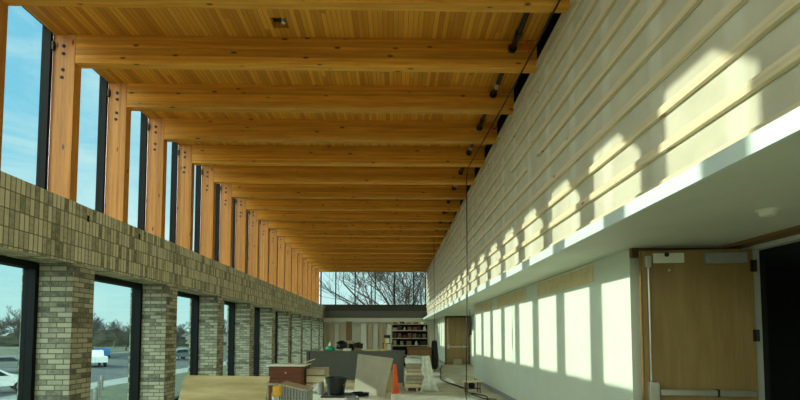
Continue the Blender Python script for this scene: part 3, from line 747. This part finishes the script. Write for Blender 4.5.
curve_tube('floor_cable', [(1.95, 11.2, .02), (2.2, 10.6, .02), (2.1, 10.0, .02), (2.35, 9.4, .02), (2.45, 8.6, .02), (2.35, 7.6, .02)], .014, 'rubber', 'black cable trailing along the base of the right wall', 'cable')
curve_tube('floor_cable', [(1.90, 11.3, .02), (2.05, 10.3, .02), (2.3, 10.1, .02), (2.2, 9.6, .02), (2.42, 9.0, .02), (2.5, 8.0, .02)], .012, 'rubber', 'second black cable looping beside the first at the right wall base', 'cable')
curve_tube('pale_cable', [(1.85, 11.2, .02), (1.8, 10.4, .02), (2.1, 9.8, .02), (2.05, 9.2, .02), (2.3, 8.4, .02)], .010, 'ribbed', 'pale grey cable looping on the floor by the wooden dolly', 'cable')
t = empty('wooden_dolly', (2.02, 11.45, 0), .1, label='low wooden dolly with a pale board top near the right wall', cat='dolly')
box('dolly_top', 'pinelight', -.22, .22, -.16, .16, .27, .30, parent=t, bev=.003)
for a in (-.18, .15):
    for b in (-.12, .09): box('leg', 'brownpost', a, a+.03, b, b+.03, .0, .27, parent=t)
box('lower_shelf', 'plastic', -.17, .17, -.11, .11, .10, .12, parent=t)
m = MB(); m.lathe((2.0, 11.45, .121), [(.07, 0), (.09, .04), (.09, .10), (.05, .13)], 14); item('black_canister', 'plastic', m, 'black canister on the lower shelf of the wooden dolly', 'canister', smooth=True)
m = MB(); m.box(2.95, 3.35, 22.0, 22.2, 0, .28); m.bevel(.01, 1); item('grey_carton', 'card', m, 'low grey carton on the floor before the distant door', 'box')

# ------------------------------------------------------------------ outside
GZ = -2.0
struct(box('foundation', 'sidewalk', -4.95, 6.6, Y0-.15, YEND+.2, GZ, -.151))
struct(box('ground', 'asphalt', -160, 160, -60, 260, GZ-.3, GZ))
struct(box('sidewalk', 'sidewalk', -21.5, -19.0, -20, 80, GZ, GZ+.05))
m = MB(); m.box(-19.0, -5.0, -20, 90, GZ, GZ+.04); struct(m.build('lawn', 'grass'))
struct(box('sidewalk_far', 'sidewalk', -54, -52, -20, 140, GZ, GZ+.04))
m = MB(); m.box(-140, -54, 0, 200, GZ, GZ+.03); m.box(-52, 60, 84, 200, GZ, GZ+.03); struct(m.build('lawn_far', 'grass'))
for i, (x, y) in enumerate([(-16.2, 25.2), (-18.2, 28.6), (-14.4, 22.2)]):
    t = empty('bollard', (x, y, GZ), label='short dark bollard outside beyond the second window, %s' % ['middle', 'farthest', 'nearest'][i], cat='bollard', group='bollards outside the windows')
    m = MB(); m.lathe((0, 0, 0), [(.09, 0), (.09, .85), (.05, .92)], 12); m.build('post', 'farbuild', t, smooth=True)
    m = MB(); m.lathe((0, 0, .70), [(.093, 0), (.093, .08)], 12); m.build('band', 'sidewalk', t, smooth=True)
def car(name, loc, rz, mat, lab, kind='car'):
    t = empty(name, loc, rz, label=lab, cat='truck' if kind == 'truck' else 'car')
    L_, Wd = (5.4, 1.95) if kind == 'truck' else (4.5, 1.8)
    if kind == 'truck':
        prof = [(-2.7, .5), (-2.7, 1.15), (-.3, 1.15), (-.15, 1.75), (1.0, 1.78), (1.45, 1.2), (2.6, 1.05), (2.7, .5)]
        win = [(-.05, 1.2), (-.02, 1.66), (.92, 1.68), (1.25, 1.2)]
    else:
        prof = [(-2.25, .4), (-2.25, .95), (-1.75, 1.02), (-1.1, 1.45), (.35, 1.47), (1.05, 1.0), (2.1, .85), (2.25, .4)]
        win = [(-1.45, 1.02), (-1.02, 1.38), (.3, 1.40), (.82, 1.02)]
    def ext(pr, w, nm, mt, par):
        m = MB(); a = [m.bm.verts.new((x, -w, z)) for x, z in pr]; b = [m.bm.verts.new((x, w, z)) for x, z in pr]
        m.bm.faces.new(a); m.bm.faces.new(b[::-1]); n = len(pr)
        for i in range(n): m.bm.faces.new((a[i], b[i], b[(i+1) % n], a[(i+1) % n]))
        m.bevel(.03, 2) if nm == 'car_body' else None
        return m.build(nm, mt, par)
    ext(prof, Wd/2, 'car_body', mat, t); ext(win, Wd/2+.01, 'side_glass', 'cardark', t)
    for sx in (-1, 1):
        for sy in (-1, 1):
            m = MB(); m.tube([(sx*L_*.31, sy*(Wd/2-.2), .34), (sx*L_*.31, sy*(Wd/2+.015), .34)], .34, 18); w_ = m.build('wheel', 'tyre', t)
            m = MB(); m.tube([(sx*L_*.31, sy*(Wd/2+.015), .34), (sx*L_*.31, sy*(Wd/2+.03), .34)], .2, 12); m.build('hub_cap', 'steel', w_)
    return t
car('blue_car', (-44.0, 69, GZ), 2.2, 'carblue', 'blue car parked outside, seen through the second tall window')
car('pickup_truck', (-33.2, 50.5, GZ), 2.3, 'carwhite', 'white pickup truck parked outside before the blue car', 'truck')
car('white_car', (-24.2, 27.5, GZ), .8, 'carwhite', 'white car outside at the edge of the nearest tall window')
car('grey_car', (-36, 43.0, GZ), .6, 'cargrey', 'dark grey car in the car park seen through the nearest tall window')
car('grey_car', (-30, 64.0, GZ), 1.2, 'cargrey', 'dark grey car far off, seen through the third tall window')

def tree(name, loc, height, spread, seed, mat, lab, levels_=5, n0=5, base_r=None, group=None, lean=.0, rmin=.012, fork=0):
    rnd = random.Random(seed); m = MB()
    br = base_r or height*.022
    def grow(p, d, length, r, lev):
        segs = 4 if lev < 3 else 3; pts = [p]; rad = [r]; q = p.copy(); dd = d.copy()
        for i in range(segs):
            dd = (dd+Vector((rnd.uniform(-1, 1), rnd.uniform(-1, 1), rnd.uniform(-.4, .8)))*.16).normalized()
            q = q+dd*length/segs; pts.append(q.copy()); rad.append(r*(1-.55*(i+1)/segs))
        m.tube(pts, rad, 6 if lev < 2 else (4 if lev < 4 else 3), cap=False)
        if lev >= levels_: return
        nb = n0 if lev == 0 else rnd.choice([3, 4, 4, 5])
        for b in range(nb):
            i = rnd.randint(1 if lev else 2, segs); o = pts[i]; rr = rad[i]
            ax = Vector((rnd.uniform(-1, 1), rnd.uniform(-1, 1), rnd.uniform(-.1, .5))); ax.normalize()
            nd = (dd*.75+ax*spread).normalized()
            if fork and lev == 0:
                az = 2*math.pi*(b+rnd.uniform(-.3, .3))/nb; el = rnd.uniform(.45, 1.15)
                grow(o, Vector((math.cos(az)*math.cos(el), math.sin(az)*math.cos(el), math.sin(el))), fork*rnd.uniform(.8, 1.1), rr*rnd.uniform(.45, .65), 1); continue
            grow(o, nd, length*rnd.uniform(.50, .74) if fork else length*rnd.uniform(.58, .85), max(rr*rnd.uniform(.5, .75), rmin), lev+1)
    grow(Vector((0, 0, 0)), Vector((lean, 0, 1)).normalized(), height*.30, br, 0)
    o = m.build(name, mat); o.location = loc
    return tag(o, lab, 'tree', group)
tree('bare_tree', (.9, 44, GZ), 15, .75, 8, 'bark', 'big bare tree filling the high window at the far end of the hall', 5, 13, .42, rmin=.018, fork=7.6)
tree('bare_tree', (-4.2, 52, GZ), 12, .8, 11, 'bark', 'smaller bare tree left of the big one in the far window', 5, 5, .2)
tree('bare_tree', (9.0, 62, GZ), 13, .9, 23, 'bark', 'bare tree right of the big one in the far window', 5, 5, .25)
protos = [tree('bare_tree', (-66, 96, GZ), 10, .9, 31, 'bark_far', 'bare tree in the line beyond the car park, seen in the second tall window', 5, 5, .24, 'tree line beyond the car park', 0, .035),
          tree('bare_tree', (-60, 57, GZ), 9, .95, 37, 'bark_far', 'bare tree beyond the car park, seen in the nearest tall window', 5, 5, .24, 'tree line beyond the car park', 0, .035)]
spots = [(-34, 52), (-39, 55), (-43, 60), (-38, 62), (-33, 60), (-49, 62), (-46, 68), (-41, 70), (-50, 54), (-54, 57), (-30, 58), (-36, 66), (-47, 58), (-58, 66), (-25, 62), (-28, 72), (-64, 90), (-54, 88), (-70, 78), (-36, 90), (-45, 92), (-26, 88), (-18, 80), (-30, 96), (-56, 72), (-40, 84), (-60, 62), (-36, 72), (-32, 78), (-28, 66), (-60, 84), (-47, 46), (-52, 52), (-44, 56), (-24, 74), (-46, 40)]
kept = [(-66, 96), (-60, 57)]
for (x, y) in spots:
    x *= 1.4; y *= 1.4
    if all((x-a)**2+(y-b)**2 > 64 for a, b in kept): kept.append((x, y))
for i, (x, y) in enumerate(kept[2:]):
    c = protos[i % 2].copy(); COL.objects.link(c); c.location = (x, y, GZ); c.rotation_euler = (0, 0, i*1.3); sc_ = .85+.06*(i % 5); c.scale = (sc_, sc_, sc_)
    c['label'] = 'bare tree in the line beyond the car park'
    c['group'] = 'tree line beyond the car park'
for i, (x, y, w_, h_) in enumerate([(-92, 136, 60, 5.0), (-30, 150, 50, 5.5), (-98, 72, 20, 4.2)]):
    m = MB(); bmesh.ops.create_icosphere(m.bm, subdivisions=4, radius=1)
    for v in m.bm.verts:
        f = 1+.12*math.sin(v.co.x*23+v.co.y*17)*math.cos(v.co.z*13+v.co.x*9); v.co = Vector((v.co.x*w_/2*f, v.co.y*3*f, max(v.co.z, -.1)*h_*f))
    o = m.build('evergreen_hedge', 'hedge', smooth=False); o.location = (x, y, GZ)
    tag(o, 'long dark evergreen hedge beyond the car park, %s' % ['behind the tree line', 'farthest right', 'nearest left'][i], 'hedge')
t = empty('low_building', (-80, 165, GZ), label='low brown building far beyond the car park', cat='building')
box('wall', 'farbuild', 0, 30, 0, 10, 0, 4.2, parent=t); box('roof', 'cargrey', -.5, 30.5, -.5, 10.5, 4.2, 4.7, parent=t)
for i in range(6): box('window', 'cardark', 2+4.6*i, 4.6+4.6*i, -.05, 0, 1.2, 2.8, parent=t)

# ------------------------------------------------------------------ sky and sun
w = bpy.data.worlds.new('sky'); SC.world = w; w.use_nodes = True; nt = w.node_tree; nt.nodes.clear()
out = N(nt, 'ShaderNodeOutputWorld'); bg = N(nt, 'ShaderNodeBackground'); L(nt, bg.outputs[0], out.inputs[0])
tc = N(nt, 'ShaderNodeTexCoord')
sx = N(nt, 'ShaderNodeSeparateXYZ'); L(nt, tc.outputs['Generated'], sx.inputs[0])
gr = ramp(nt, [(.0, (.62, .76, .78)), (.12, (.46, .72, .82)), (.32, (.20, .53, .76)), (1., (.14, .40, .70))]); L(nt, sx.outputs[2], gr.inputs[0])
mp = N(nt, 'ShaderNodeMapping'); mp.inputs['Scale'].default_value = (1.2, 1.2, 3.2); mp.inputs['Rotation'].default_value = (.2, .3, .5); L(nt, tc.outputs['Generated'], mp.inputs[0])
no = N(nt, 'ShaderNodeTexNoise'); no.inputs['Scale'].default_value = 2.6; no.inputs['Detail'].default_value = 8; no.inputs['Roughness'].default_value = .6; no.inputs['Distortion'].default_value = 1.0
L(nt, mp.outputs[0], no.inputs['Vector'])
cr = ramp(nt, [(.40, (0, 0, 0)), (.72, (.72, .72, .72))]); L(nt, no.outputs['Fac'], cr.inputs[0])
mx = N(nt, 'ShaderNodeMix', data_type='RGBA'); L(nt, cr.outputs[0], mx.inputs['Factor']); L(nt, gr.outputs[0], mx.inputs[6]); mx.inputs[7].default_value = (.72, .82, .83, 1)
# brighter sky around the sun and an unseen bright half behind the camera, added as fill
SUNV = Vector((-1, .405, .345)).normalized()
dt = N(nt, 'ShaderNodeVectorMath', operation='DOT_PRODUCT'); L(nt, tc.outputs['Generated'], dt.inputs[0]); dt.inputs[1].default_value = SUNV
glow = ramp(nt, [(.0, (0, 0, 0)), (.93, (0, 0, 0)), (.97, (.3, .3, .3)), (1., (1, 1, 1))]); L(nt, dt.outputs['Value'], glow.inputs[0])
bk = N(nt, 'ShaderNodeMapRange'); bk.inputs[1].default_value = -.05; bk.inputs[2].default_value = -.5; bk.inputs[3].default_value = 0; bk.inputs[4].default_value = 1; L(nt, sx.outputs[1], bk.inputs[0])
g2 = N(nt, 'ShaderNodeVectorMath', operation='SCALE'); g2.inputs['Scale'].default_value = 1.5; L(nt, glow.outputs[0], g2.inputs[0])
b2 = N(nt, 'ShaderNodeVectorMath', operation='SCALE'); b2.inputs[0].default_value = (2.6, 2.55, 2.3); L(nt, bk.outputs[0], b2.inputs['Scale'])
a1 = N(nt, 'ShaderNodeVectorMath', operation='ADD'); L(nt, mx.outputs[2], a1.inputs[0]); L(nt, g2.outputs[0], a1.inputs[1])
a2 = N(nt, 'ShaderNodeVectorMath', operation='ADD'); L(nt, a1.outputs[0], a2.inputs[0]); L(nt, b2.outputs[0], a2.inputs[1])
L(nt, a2.outputs[0], bg.inputs[0]); bg.inputs[1].default_value = 1.2
sd = bpy.data.lights.new('sun', 'SUN'); sd.energy = 4.5; sd.color = (1, .985, .90); sd.angle = math.radians(.55)
so = bpy.data.objects.new('sun', sd); COL.objects.link(so)
so.rotation_euler = Vector((1, -.405, -.345)).to_track_quat('-Z', 'Y').to_euler(); so.location = (-10, 10, 10)

# ------------------------------------------------------------------ camera
cd = bpy.data.cameras.new('camera'); cd.sensor_fit = 'HORIZONTAL'; cd.sensor_width = 36; cd.lens = 449.26*36/800
cd.shift_y = (312.0-200)/800; cd.shift_x = -1.0/800; cd.clip_end = 600
co = bpy.data.objects.new('camera', cd); COL.objects.link(co); co.location = (0, 0, EYE)
co.rotation_euler = (math.pi/2+.051, 0, -.0179); SC.camera = co
SC.view_settings.view_transform = 'Standard'; SC.view_settings.look = 'None'; SC.view_settings.gamma = 1; SC.view_settings.use_curve_mapping = False
SC.view_settings.exposure = 0.6
SC.cycles.max_bounces = 12; SC.cycles.diffuse_bounces = 8; SC.cycles.transparent_max_bounces = 16; SC.cycles.glossy_bounces = 4
SC.cycles.use_denoising = True; SC.cycles.sample_clamp_indirect = 6
